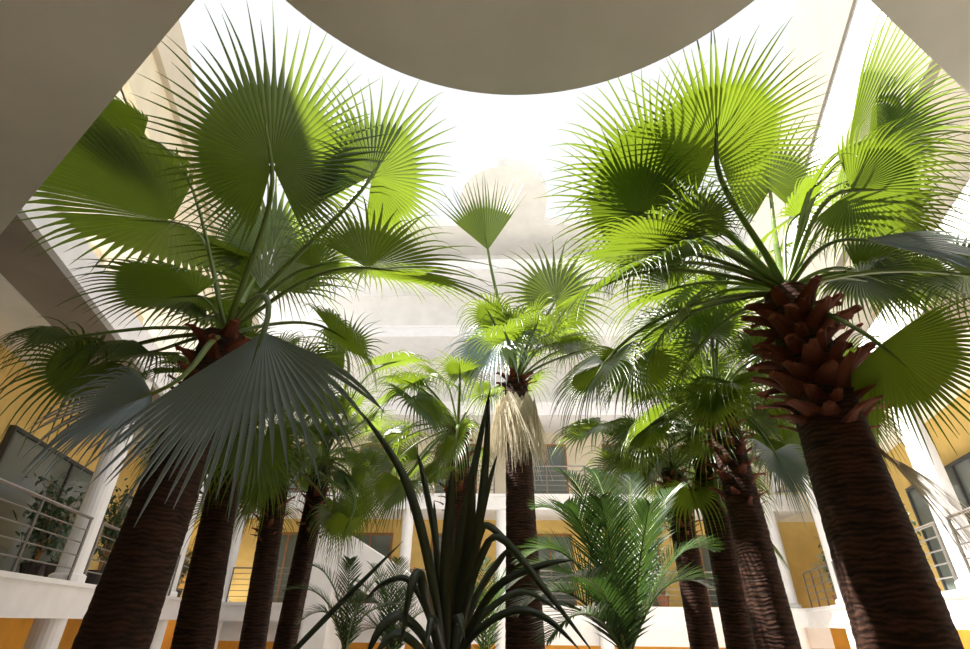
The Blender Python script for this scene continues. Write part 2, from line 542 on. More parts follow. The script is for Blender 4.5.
# ------------------------------------------------------------------ palms
def fan_blade(H, d, n, Rr, N=46, span=152.0, droop=0.5, fused=0.5, cup=0.2, seed=0, width=1.0, pleat=1.0, slim=0.40):
    """pleated fan: N folded segments fused for part of their length, then free, tapering and hanging"""
    r = np.random.RandomState(seed)
    d = unit(d)
    n = unit(n - d * np.dot(n, d))
    s = np.cross(d, n)
    ph = np.radians(np.linspace(-span, span, N))
    dphi = 2 * math.radians(span) / (N - 1)
    ln0 = Rr * (0.66 + 0.34 * np.cos(ph / 2) ** 2)
    ln1 = ln0 * (1 + (r.uniform(0.84, 1.06, N) - 1) / (1 - fused))
    dr = np.cos(ph)[:, None] * d + np.sin(ph)[:, None] * s + cup * np.abs(np.sin(ph))[:, None] * n
    dr /= np.linalg.norm(dr, axis=1)[:, None]
    ts = np.array([0.02, 0.14, 0.27, 0.40, 0.9 * fused + 0.04, fused, fused + (1 - fused) * 0.18, fused + (1 - fused) * 0.38, fused + (1 - fused) * 0.58, fused + (1 - fused) * 0.76, fused + (1 - fused) * 0.9, 1.0])
    ts = np.array(sorted(ts))
    g = droop * r.uniform(0.6, 1.5, N)
    lateral = r.normal(0, 0.16, N)
    split = np.clip(r.normal(0.35, 0.35, N), 0, 1)
    nn = np.tile(n, (N, 1))
    pos = np.array(H)[None, :] + dr * (ts[0] * ln0)[:, None]
    rows = []
    for k, t in enumerate(ts):
        if k:
            dt = t - ts[k - 1]
            w = 0.25 + 4.2 * max(0, t - fused) ** 1.1
            ln = ln0 if t <= fused else ln1
            dr = dr + ((min(droop, 0.5) if t <= fused else g) * w * dt * 2.2 * np.ones(N))[:, None] * np.array([0, 0, -1.0])
            if t > fused:
                dr = dr + (lateral * dt)[:, None] * np.cross(dr, nn)
            dr /= np.linalg.norm(dr, axis=1)[:, None]
            pos = pos + dr * (dt * ln)[:, None]
        nn = nn - dr * np.sum(nn * dr, axis=1)[:, None]
        nn /= np.maximum(1e-6, np.linalg.norm(nn, axis=1))[:, None]
        wv = np.cross(dr, nn)
        if t <= fused:
            hw = t * ln0 * dphi / 2 * 1.10
            vd = 0.8 * pleat
        else:
            q = (t - fused) / (1 - fused)
            late = split * (1 - q) * 0.35
            hw = fused * ln0 * dphi / 2 * np.clip(1 - slim * np.clip((q - late) / 0.22, 0, 1) - (1 - slim) * q ** (1.25 if slim > 0.3 else 1.7) + late * 0.3, 0, 1.15) * 0.98 * width + 0.0008
            vd = (0.75 + 0.4 * q) * pleat
        off = (hw * vd)[:, None] * nn
        L = pos - wv * hw[:, None] + off * 0.5
        Rv = pos + wv * hw[:, None] + off * 0.5
        Mv = pos - off * 0.5
        rows.append(np.stack([L, Mv, Rv], axis=1))
    V = np.stack(rows, axis=1)            # N, K, 3, 3
    K = len(ts)
    idx = np.arange(N * K * 3).reshape(N, K, 3)
    f1 = np.stack([idx[:, :-1, 0], idx[:, :-1, 1], idx[:, 1:, 1], idx[:, 1:, 0]], axis=-1).reshape(-1, 4)
    f2 = np.stack([idx[:, :-1, 1], idx[:, :-1, 2], idx[:, 1:, 2], idx[:, 1:, 1]], axis=-1).reshape(-1, 4)
    return V.reshape(-1, 3), np.concatenate([f1, f2])


def np_obj(name, V, F, mat, parent, smooth=False):
    o0 = np.zeros(3)
    q = parent
    while q is not None:
        o0 = o0 + np.array(q.location)
        q = q.parent
    me = bpy.data.meshes.new(name)
    V = V - o0
    me.vertices.add(len(V))
    me.vertices.foreach_set('co', V.astype(np.float32).ravel())
    me.loops.add(F.size)
    me.loops.foreach_set('vertex_index', F.astype(np.int32).ravel())
    me.polygons.add(len(F))
    me.polygons.foreach_set('loop_start', np.arange(0, F.size, F.shape[1], dtype=np.int32))
    me.polygons.foreach_set('loop_total', np.full(len(F), F.shape[1], dtype=np.int32))
    me.update(calc_edges=True)
    me.materials.append(mat)
    o = bpy.data.objects.new(name, me)
    COL.objects.link(o)
    o.parent = parent
    return o


def bezier(p0, p1, p2, p3, n):
    out = []
    for i in range(n + 1):
        t = i / n
        u = 1 - t
        out.append(u**3 * p0 + 3 * u * u * t * p1 + 3 * u * t * t * p2 + t**3 * p3)
    return out


seedc = [100]


def frond(root, C, H, d, n, Rr, mat='fan', stalk='stalk', N=46, span=152, droop=0.5, cup=0.2, fused=0.43, rise=0.35, rad=0.017, label=None, width=1.0, pleat=1.0, slim=0.40):
    seedc[0] += 1
    V, F = fan_blade(H, d, n, Rr, N, span, droop, fused, cup, seedc[0], width, pleat, slim)
    fr = np_obj('frond', V, F, M[mat], root)
    if label:
        fr['label'] = label
    L = np.linalg.norm(H - C)
    d = unit(d)
    d0 = unit(unit(H - C) + rise * UP)
    pts = bezier(C, C + d0 * L * 0.42, H - d * L * 0.28, H, 9)
    VV = V.reshape(N, -1, 3, 3)[N // 2, :, 1]
    pts.append(VV[1])
    pts.append(VV[2])
    rr = [rad * (1.55 - 0.65 * i / 9) for i in range(10)] + [rad * 0.6, rad * 0.15]
    mb = MB()
    mb.tube(pts, rr, 6, 0.6, np.cross(d0, unit(n)) if abs(np.dot(d0, unit(n))) < 0.95 else None)
    mb.build('petiole', M[stalk], fr, smooth=True)
    return fr


def hero(root, C, spec):
    """spec: hastula pixel+depth, tip pixel+depth, which way the upper face looks, options"""
    hx, hy, hY, tx, ty, tY, face, opt = spec
    H, T = at(hx, hy, hY), at(tx, ty, tY)
    camp = np.array([0, 0, EYE])
    if face == 'a':
        n = unit(H - camp) + 0.25 * UP
    elif face == 'c':
        n = unit(camp - H) + 0.5 * UP
    elif face == 'm':
        n = unit(H - camp) * 0.6 + 0.8 * UP
    elif face == 'z':
        n = UP.copy()
    else:
        n = np.array(face, float)
    d = T - H
    return frond(root, C, H, d, n, np.linalg.norm(d), **opt)


def crown(root, C, count, Lp, Rr, seed, emax=80, emin=-35, az0=0.0, skip=None, mat='fan', **opt):
    """the fronds that fill out a crown in a spiral, young ones upright, old ones hanging"""
    r = random.Random(seed)
    for k in range(count):
        az = az0 + k * 137.5 + r.uniform(-12, 12)
        if skip and skip(az % 360):
            continue
        f = (k + 0.5) / count
        el = emax + (emin - emax) * f ** 0.85 + r.uniform(-6, 6)
        rd = np.array([math.cos(R(az)), math.sin(R(az)), 0])
        e = R(el)
        L = Lp * r.uniform(0.8, 1.15)
        H = C + L * (math.cos(e) * rd + math.sin(e) * UP) - UP * 0.10 * L * math.cos(e)
        e2 = R(el - r.uniform(12, 38))
        d = math.cos(e2) * rd + math.sin(e2) * UP
        n = UP - 0.35 * rd + 0.3 * np.array([r.uniform(-1, 1), r.uniform(-1, 1), 0])
        frond(root, C, H, d, n, Rr * r.uniform(0.85, 1.1), mat=mat, droop=r.uniform(0.5, 1.2), cup=r.uniform(0.2, 0.6), N=42, fused=0.34, width=0.9, **opt)


def trunk(root, pts, radii, mat, n=28, step=0.02, seed=0, saw=0.014):
    r = np.random.RandomState(seed)
    pts = [np.asarray(p, float) for p in pts]
    seg = [np.linalg.norm(pts[i + 1] - pts[i]) for i in range(len(pts) - 1)]
    tot = sum(seg)
    m = max(12, int(tot / step))
    off = r.uniform(0, 6.28, 6)
    V = []
    cum = np.concatenate([[0], np.cumsum(seg)])
    for i in range(m + 1):
        l = tot * i / m
        c = np.array([np.interp(l, cum, [p[k] for p in pts]) for k in range(3)])
        rr = np.interp(l, cum, radii)
        a = np.arange(n) * 2 * math.pi / n
        ph = (l / 0.085 + 0.25 * np.sin(3 * a + off[0]) + 0.12 * np.sin(7 * a + off[1])) % 1.0
        q = rr * (1 + saw * (ph - 0.5) + 0.03 * np.sin(2 * a + l * 1.7 + off[2]) + 0.025 * np.sin(5 * a + off[3] + 0.6 * math.sin(l * 3)) + r.normal(0, 0.006, n))
        V.append(np.stack([c[0] + q * np.cos(a), c[1] + q * np.sin(a), np.full(n, c[2]) + 0.01 * np.sin(4 * a + l * 5)], axis=1))
    V = np.concatenate(V)
    F = []
    for i in range(m):
        for k in range(n):
            F.append((i * n + k, i * n + (k + 1) % n, (i + 1) * n + (k + 1) % n, (i + 1) * n + k))
    return np_obj('trunk', V, np.array(F), M[mat], root)


def boot_mesh(seed):
    """old leaf base: broad clasping foot, curved out, ragged split end"""
    r = random.Random(seed)
    rows = []
    K = 7
    for i in range(K):
        t = i / (K - 1)
        w = 0.075 * (1 - 0.62 * t ** 0.8)
        th = 0.022 * (1 - 0.5 * t)
        y = 0.02 + 0.085 * t ** 1.6       # outwards
        z = 0.20 * t
        rows.append([(-w, y - 0.012 * (1 - t), z), (-w * 0.55, y + th * 0.7, z), (0, y + th, z + 0.004), (w * 0.55, y + th * 0.7, z), (w, y - 0.012 * (1 - t), z), (0, y - th * 0.6, z)])
    last = rows[-1]
    rows[-1] = [(x * r.uniform(0.7, 1.3), y + r.uniform(0, 0.012), z + r.uniform(-0.012, 0.03)) for x, y, z in last]
    V = [p for q in rows for p in q]
    F = []
    for i in range(K - 1):
        for k in range(6):
            F.append((i * 6 + k, i * 6 + (k + 1) % 6, (i + 1) * 6 + (k + 1) % 6, (i + 1) * 6 + k))
    F.append(tuple(reversed(range(6))))
    F.append(tuple(range((K - 1) * 6, K * 6)))
    me = bpy.data.meshes.new('leaf_base')
    me.from_pydata(V, [], F)
    me.materials.append(M['boot'])
    return me


BOOTS = [boot_mesh(i) for i in range(6)]


def boots(root, Cb, Ct, r0, r1, count, scale, seed):
    r = random.Random(seed)
    Cb, Ct = np.array(Cb), np.array(Ct)
    org = np.array(root.location)
    for k in range(count):
        f = max(0.0, (k + 0.5) / count + r.uniform(-0.025, 0.025))
        az = R(k * 137.5 + r.uniform(-8, 8))
        c = Cb + (Ct - Cb) * f
        rr = r0 + (r1 - r0) * f
        o = bpy.data.objects.new('leaf_base', BOOTS[k % 6])
        p = c + np.array([math.cos(az), math.sin(az), 0]) * (rr - 0.035 * scale) - org
        o.location = tuple(p)
        o.rotation_euler = Euler((R(r.uniform(-52, -22)), R(r.uniform(-12, 12)), az - math.pi / 2), 'XYZ')
        sc = scale * r.uniform(0.85, 1.2) * (0.62 + 0.38 * min(1, f * 3.5))
        o.scale = (sc, sc, sc * r.uniform(0.65, 0.95))
        COL.objects.link(o)
        o.parent = root


def palm(label, base_px, crown_px, Y, r0, r1, bark, group='fan palms'):
    C = at(crown_px[0], crown_px[1], Y)
    q = at(base_px[0], base_px[1], Y)
    k = (C[2] - 0.28) / max(0.3, C[2] - q[2])
    B = C + (q - C) * k
    B[2] = 0.28
    root = thing('fan_palm', label, 'palm tree', B, group)
    mid = (B + C) / 2
    trunk(root, [B, mid, C - UP * 0.02], [r0 * 1.15, r0, r1], bark, seed=int(base_px[0]))
    return root, C, B


# ---- palm at front left
root, C, B = palm('tall front left fan palm with thick dark trunk and large grey-blue hanging frond', (112, 649), (226, 335), 3.4, 0.20, 0.15, 'bark')
for s in [
    (272, 165, 2.65, 257, 8, 2.02, 'a', dict(N=72, span=158, droop=0.18, cup=0.16, fused=0.50)),
    (372, 176, 2.9, 432, 88, 2.75, 'a', dict(N=62, span=150, droop=0.22, cup=0.45, fused=0.48)),
    (143, 138, 2.85, 72, 128, 2.85, (0.1, -0.15, 1), dict(N=56, span=130, droop=0.7, fused=0.62)),
    (172, 222, 3.65, 12, 205, 3.8, (0.1, -0.05, 1), dict(N=70, span=135, droop=0.7, fused=0.6)),
    (196, 296, 3.3, 82, 296, 3.3, (0, -0.2, 1), dict(N=58, span=140, droop=0.75, fused=0.55)),
    (72, 337, 2.9, -15, 345, 2.9, (0.1, -0.3, 1), dict(N=46, span=105, droop=1.3, fused=0.34)),
    (150, 352, 3.4, 60, 362, 3.5, (0.1, -0.3, 1), dict(N=46, span=105, droop=1.3, fused=0.34)),
    (152, 394, 2.7, 5, 448, 2.5, (0.25, -0.75, 0.8), dict(N=40, span=85, droop=0.45, fused=0.42, pleat=1.3, slim=0.15, mat='blue')),
    (264, 332, 2.35, 204, 512, 2.05, (-0.15, -1, 0.5), dict(N=30, span=54, droop=0.16, cup=-0.08, fused=0.5, pleat=1.7, slim=0.1, width=1.0, mat='blue', rise=0.7, label='large grey-blue hanging frond')),
    (368, 268, 2.95, 512, 283, 3.0, (0, -0.22, 1), dict(N=62, span=140, droop=0.3, cup=0.3)),
    (272, 250, 4.3, 315, 175, 4.4, 'a', dict(N=54, span=145, droop=0.25)),
    (262, 290, 4.0, 228, 225, 4.3, 'a', dict(N=50, span=130, droop=0.4)),
    (190, 420, 3.6, 140, 470, 3.6, 'z', dict(N=46, span=120, droop=0.9)),
    (330, 330, 3.9, 400, 370, 4.0, 'z', dict(N=46, span=130, droop=0.8, fused=0.36)),
]:
    hero(root, C, s)
crown(root, C, 7, 0.85, 0.7, 5, emax=60, emin=-40, skip=lambda a: a > 200)
boots(root, C - UP * 0.75, C - UP * 0.02, 0.155, 0.14, 34, 0.9, 3)

# ---- palm at front right
root, C, B = palm('tall front right fan palm, trunk shaggy with red-brown leaf bases', (908, 649), (786, 292), 3.0, 0.215, 0.15, 'redbark')
for s in [
    (716, 150, 2.45, 724, 16, 1.72, 'a', dict(N=74, span=158, droop=0.16, cup=0.12, fused=0.50)),
    (656, 176, 2.75, 560, 108, 2.35, 'a', dict(N=64, span=150, droop=0.3, cup=0.2)),
    (640, 214, 2.9, 540, 186, 3.0, 'm', dict(N=56, span=140, droop=0.3)),
    (700, 226, 2.6, 682, 170, 2.3, (0, -0.1, 1), dict(N=44, span=140, droop=0.3)),
    (658, 250, 2.8, 545, 246, 2.8, (0, -0.2, 1), dict(N=58, span=140, droop=0.45)),
    (614, 281, 2.8, 530, 318, 2.7, (0, -0.3, 1), dict(N=54, span=140, droop=0.6)),
    (604, 364, 2.8, 560, 425, 2.7, (-0.3, -0.4, 1), dict(N=54, span=130, droop=0.8)),
    (634, 362, 3.0, 650, 425, 2.8, (0, -0.7, 1), dict(N=50, span=130, droop=0.8)),
    (848, 148, 2.75, 995, 92, 2.65, 'm', dict(N=46, span=72, droop=0.3, cup=0.35)),
    (868, 152, 2.85, 990, 140, 2.75, 'm', dict(N=52, span=95, droop=0.55, cup=0.3)),
    (852, 190, 2.7, 985, 190, 2.6, 'm', dict(N=54, span=120, droop=0.7)),
    (868, 215, 3.1, 985, 240, 3.0, (0, 0.1, 1), dict(N=56, span=140, droop=0.75)),
    (862, 240, 2.3, 1010, 262, 2.15, (-0.1, -1, 0.75), dict(N=24, span=42, droop=0.3, fused=0.5, pleat=1.6, slim=0.1, mat='blue', label='grey-blue frond')),
    (858, 272, 3.1, 965, 315, 3.1, (0, 0, 1), dict(N=54, span=140, droop=0.8)),
    (910, 280, 3.3, 985, 300, 3.3, 'm', dict(N=54, span=140, droop=0.8)),
    (880, 345, 2.6, 992, 440, 2.5, (-0.3, 0.2, 0.9), dict(N=46, span=88, fused=0.5, droop=0.3, rise=-0.1)),
    (882, 452, 2.85, 1005, 560, 2.75, (0.1, -0.8, 0.8), dict(N=48, span=26, droop=0.2, fused=0.14, width=3.2, mat='straw', stalk='drystalk', rise=0.0, label='dry straw-coloured frond')),
    (850, 395, 3.4, 900, 470, 3.5, (0.2, -0.3, 1), dict(N=50, span=110, droop=0.7)),
    (700, 300, 3.6, 625, 340, 3.7, 'z', dict(N=50, span=140, droop=0.7)),
    (770, 190, 3.8, 760, 110, 3.4, 'a', dict(N=50, span=140, droop=0.3)),
]:
    hero(root, C, s)
crown(root, C, 18, 0.9, 0.7, 9, emax=75, emin=-15, skip=lambda a: 205 < a < 340)
boots(root, C - UP * 1.0, C - UP * 0.16, 0.185, 0.105, 96, 1.1, 4)

# ---- centre palm with a skirt of dead fronds
root, C, B = palm('fan palm in the centre with a pale skirt of dead fronds hanging round its trunk', (525, 649), (516, 383), 5.5, 0.175, 0.13, 'redbark')
for s in [
    (488, 250, 5.2, 478, 172, 5.0, 'a', dict(N=24, span=36, droop=0.05, cup=0.1, fused=0.5)),
    (498, 342, 5.0, 455, 400, 4.8, (0, -0.6, 1), dict(N=40, span=130, droop=0.7, mat='blue')),
    (548, 345, 5.2, 610, 330, 5.2, (0, -0.2, 1), dict(N=40, span=140, droop=0.6)),
    (556, 300, 5.6, 590, 240, 5.6, 'a', dict(N=40, span=150, droop=0.4)),
]:
    hero(root, C, s)
crown(root, C, 16, 0.75, 0.62, 11, emax=78, emin=15, skip=lambda a: 130 < a < 235)
for k in range(24):
    az = R(k * 360 / 24 + rng.uniform(-6, 6))
    rd = np.array([math.cos(az), math.sin(az), 0])
    H = C + rd * 0.20 - UP * rng.uniform(0.12, 0.25)
    V, F = fan_blade(H, -UP + 0.10 * rd, rd, rng.uniform(0.55, 0.95), 30, 26, 0.3, 0.16, 0.0, 900 + k, 3.0)
    o = np_obj('dead_frond', V, F, M['straw'], root)
    if k == 0:
        pass
    o['label'] = 'dry straw-coloured hanging frond'
boots(root, C - UP * 0.1, C + UP * 0.08, 0.13, 0.10, 18, 0.8, 8)

# ---- three trunks on the right
for lab, b, c, Y, r0, r1, cnt, sd, hs in [
    ('fan palm with a slim red-brown trunk, leftmost of three standing together right of centre', (705, 649), (672, 470), 5.6, 0.13, 0.11, 16, 21,
     [(600, 425, 5.2, 545, 450, 5.0, (0, -0.4, 1), dict(N=36, span=130, droop=0.7)), (640, 455, 5.0, 600, 490, 4.9, (0, -0.4, 1), dict(N=36, span=130, droop=0.8))]),
    ('fan palm with a slim red-brown trunk, middle one of three standing together right of centre', (742, 649), (700, 432), 5.0, 0.125, 0.11, 18, 22,
     [(640, 375, 4.8, 590, 400, 4.7, (0, -0.4, 1), dict(N=38, span=135, droop=0.7)), (650, 430, 4.6, 615, 470, 4.5, (0, -0.4, 1), dict(N=36, span=130, droop=0.7))]),
    ('fan palm with a red-brown trunk, rightmost and thickest of three standing together right of centre', (778, 649), (717, 398), 4.3, 0.15, 0.12, 22, 23,
     [(774, 452, 4.0, 815, 525, 3.9, (0.3, -0.7, 0.8), dict(N=40, span=110, droop=0.5, mat='blue', label='grey-green hanging frond')),
      (716, 385, 3.9, 718, 440, 3.8, 'c', dict(N=36, span=90, droop=0.4)),
      (770, 400, 4.0, 800, 440, 3.9, (0.2, -0.4, 1), dict(N=36, span=120, droop=0.7)),
      (690, 330, 4.3, 660, 270, 4.4, 'a', dict(N=36, span=120, droop=0.3)),
      (735, 520, 4.6, 800, 560, 4.5, (0.2, -0.3, 1), dict(N=32, span=90, droop=0.7))]),
]:
    root, C, B = palm(lab, b, c, Y, r0, r1, 'redbark')
    for s in hs:
        hero(root, C, s)
    crown(root, C, cnt, 0.62, 0.58, sd, emax=80, emin=-30, rad=0.013)
    boots(root, C - UP * (0.95 if Y < 4.6 else 0.7), C, r0 * 1.0, r1 * 0.85, 54, 0.62, sd)

# ---- trunks on the left, behind the front palm
for lab, b, c, Y, r0, r1, cnt, sd, hs in [
    ('dark-trunked fan palm next to the front left palm, second trunk from the left', (192, 649), (240, 405), 4.6, 0.15, 0.12, 16, 31,
     [(200, 440, 4.3, 190, 520, 4.2, (0, -0.6, 0.8), dict(N=36, span=100, droop=0.7)), (255, 440, 4.3, 262, 520, 4.2, (0, -0.6, 0.8), dict(N=36, span=100, droop=0.7))]),
    ('slim dark-trunked fan palm, third trunk from the left', (252, 649), (282, 462), 5.8, 0.125, 0.11, 18, 32,
     [(262, 470, 5.5, 240, 540, 5.4, (0, -0.5, 0.8), dict(N=36, span=100, droop=0.7))]),
    ('slim fan palm with a shaggy brown trunk, fourth trunk from the left', (284, 649), (323, 462), 6.4, 0.125, 0.11, 22, 33,
     [(345, 350, 6.2, 320, 310, 6.2, 'a', dict(N=36, span=140, droop=0.5)), (385, 365, 6.2, 440, 350, 6.2, (0, -0.2, 1), dict(N=36, span=140, droop=0.6)),
      (350, 520, 5.6, 325, 570, 5.5, (0, -0.4, 1), dict(N=40, span=110, droop=0.8, fused=0.3))]),
    ('fan palm with a spiky trunk behind the dark sword-leaved plant', (457, 649), (458, 428), 5.4, 0.135, 0.115, 18, 34,
     [(412, 385, 5.0, 352, 420, 4.9, (0, -0.4, 1), dict(N=44, span=140, droop=0.7)), (415, 400, 4.8, 460, 450, 4.7, (0.2, -0.4, 1), dict(N=44, span=130, droop=0.6)),
      (403, 482, 5.0, 358, 535, 4.8, (0, -0.5, 1), dict(N=40, span=100, droop=0.6)), (440, 470, 5.0, 405, 500, 4.9, (0, -0.5, 1), dict(N=36, span=120, droop=0.7))]),
]:
    root, C, B = palm(lab, b, c, Y, r0, r1, 'bark')
    for s in hs:
        hero(root, C, s)
    crown(root, C, cnt, 0.7, 0.58, sd, emax=75, emin=-35, rad=0.013, skip=(lambda a: a < 50 or a > 290) if sd == 34 else None)
    boots(root, C - UP * 0.9, C, r0 * 1.0, r1 * 0.85, 44, 0.62, sd)


# ------------------------------------------------------------------ feather palms
def feather_frond(root, pts, leaf_len, nl=38, mat='feather', seed=0):
    r = np.random.RandomState(seed)
    pts = [np.asarray(p, float) for p in pts]
    p0, p1, p2 = pts
    N = nl
    V, F = [], []
    path = []
    for i in range(N + 1):
        t = i / N
        path.append((1 - t) ** 2 * p0 + 2 * t * (1 - t) * (2 * p1 - 0.5 * p0 - 0.5 * p2) + t * t * p2)
    for i in range(3, N + 1):
        t = i / N
        tg = unit(path[i] - path[i - 1])
        sd = unit(np.cross(tg, UP))
        nn = np.cross(sd, tg)
        ll = leaf_len * math.sin(math.pi * min(1, 0.12 + 0.86 * t)) ** 0.6 * r.uniform(0.9, 1.1)
        for s in (-1, 1):
            dv = unit(tg * (0.75 + 0.9 * t) + sd * s + nn * 0.35 + r.normal(0, 0.05, 3))
            o = len(V)
            w = 0.0065
            wv = unit(np.cross(dv, nn)) * w
            for q, ww in ((0, 0.7), (0.35, 1.0), (0.7, 0.75), (1.0, 0.05)):
                c = path[i] + dv * ll * q - UP * 0.16 * ll * q * q
                V += [c - wv * ww, c - nn * 0.003 * ww, c + wv * ww]
            for q in range(3):
                b = o + q * 3
                F += [(b, b + 1, b + 4, b + 3), (b + 1, b + 2, b + 5, b + 4)]
    fr = np_obj('frond', np.array(V), np.array(F), M[mat], root)
    mb = MB()
    mb.tube(path, [0.012 * (1 - 0.8 * i / N) for i in range(N + 1)], 5)
    mb.build('rachis', M['stalk'], fr)


def feather_palm(label, base, tips, Y, leaf_len, seed, nl=40):
    r = random.Random(seed)
    b = at(base[0], base[1], Y)
    root = thing('feather_palm', label, 'palm', (b[0], b[1], 0.28))
    mb = MB()
    mb.tube([(b[0], b[1], 0.28), (b[0], b[1], b[2] * 0.6), (b[0], b[1], b[2])], [0.12, 0.10, 0.07], 14)
    mb.build('trunk', M['bark'], root)
    for i, (mx, my, tx, ty, tY) in enumerate(tips):
        m, t = at(mx, my, (Y + tY) / 2), at(tx, ty, tY)
        feather_frond(root, [b, m, t], leaf_len, nl, seed=seed * 50 + i)


feather_palm('bushy dark green feather palm with arching fronds, right of the centre palm', (628, 662), [
    (572, 560, 522, 560, 3.6), (580, 535, 536, 508, 3.9), (592, 515, 560, 472, 4.2), (610, 520, 592, 470, 4.4), (630, 530, 630, 474, 4.4),
    (652, 530, 680, 488, 4.1), (668, 565, 712, 550, 3.9), (572, 595, 520, 612, 3.4), (570, 575, 512, 585, 3.6), (662, 590, 705, 585, 3.6),
    (590, 615, 548, 640, 3.2), (592, 550, 565, 505, 3.3), (612, 560, 600, 500, 3.2), (640, 560, 650, 505, 3.3), (648, 550, 668, 510, 4.6), (600, 590, 556, 580, 3.0)], 3.7, 0.29, 3, 44)
feather_palm('small feather palm low at the left, beside the fourth trunk from the left', (345, 660), [
    (325, 600, 285, 590, 5.2), (335, 590, 310, 565, 5.4), (348, 590, 350, 560, 5.5), (362, 600, 385, 575, 5.4), (365, 615, 410, 605, 5.2), (330, 615, 300, 622, 5.0), (355, 610, 372, 600, 5.0)], 5.3, 0.22, 4, 26)


feather_palm('low bushy feather palm at the foot of the white staircase, left of the sword-leaved plant', (392, 668), [
    (372, 620, 340, 612, 6.2), (378, 605, 352, 580, 6.5), (386, 598, 372, 565, 6.6), (396, 598, 398, 560, 6.6), (406, 605, 425, 575, 6.4), (412, 620, 445, 608, 6.2),
    (380, 630, 350, 640, 6.0), (390, 610, 380, 585, 6.0), (402, 612, 412, 590, 6.0)], 6.3, 0.30, 5, 28)
feather_palm('low bushy feather palm behind the right side of the sword-leaved plant', (486, 672), [
    (470, 620, 448, 605, 7.2), (476, 600, 462, 570, 7.4), (485, 595, 484, 560, 7.5), (494, 600, 506, 570, 7.4), (500, 615, 524, 598, 7.2), (480, 615, 470, 590, 6.8), (492, 615, 500, 590, 6.8)], 7.2, 0.32, 6, 26)


# ------------------------------------------------------------------ dark sword-leaved plant in front
def strap(root, pts, w, name='leaf', seg=22, taper=1.0, fold=0.25):
    pts = [np.asarray(p, float) for p in pts]
    n = len(pts)
    path = []
    for i in range(seg + 1):          # Catmull-Rom through the points
        u = i / seg * (n - 1)
        k = min(int(u), n - 2)
        t = u - k
        a, b, c, d2 = pts[max(k - 1, 0)], pts[k], pts[k + 1], pts[min(k + 2, n - 1)]
        path.append(0.5 * ((2 * b) + (c - a) * t + (2 * a - 5 * b + 4 * c - d2) * t * t + (3 * b - a - 3 * c + d2) * t ** 3))
    V, F = [], []
    camp = np.array([0, 0, EYE])
    for i, p in enumerate(path):
        t = i / seg
        tg = unit(path[min(i + 1, seg)] - path[max(i - 1, 0)])
        nn = unit(camp - p + UP * 0.8)
        sd = unit(np.cross(tg, nn))
        nn = np.cross(sd, tg)
        hw = w / 2 * (0.75 + 0.5 * t if t < 0.5 else 1.0 - ((t - 0.5) / 0.5) ** 2.2 * 0.97)
        th = 0.0025
        V += [p - sd * hw + nn * hw * fold, p - nn * th, p + sd * hw + nn * hw * fold, p + nn * th]
    for i in range(seg):
        for k in range(4):
            F.append((i * 4 + k, i * 4 + (k + 1) % 4, (i + 1) * 4 + (k + 1) % 4, (i + 1) * 4 + k))
    np_obj(name, np.array(V), np.array(F), M['sword'], root)


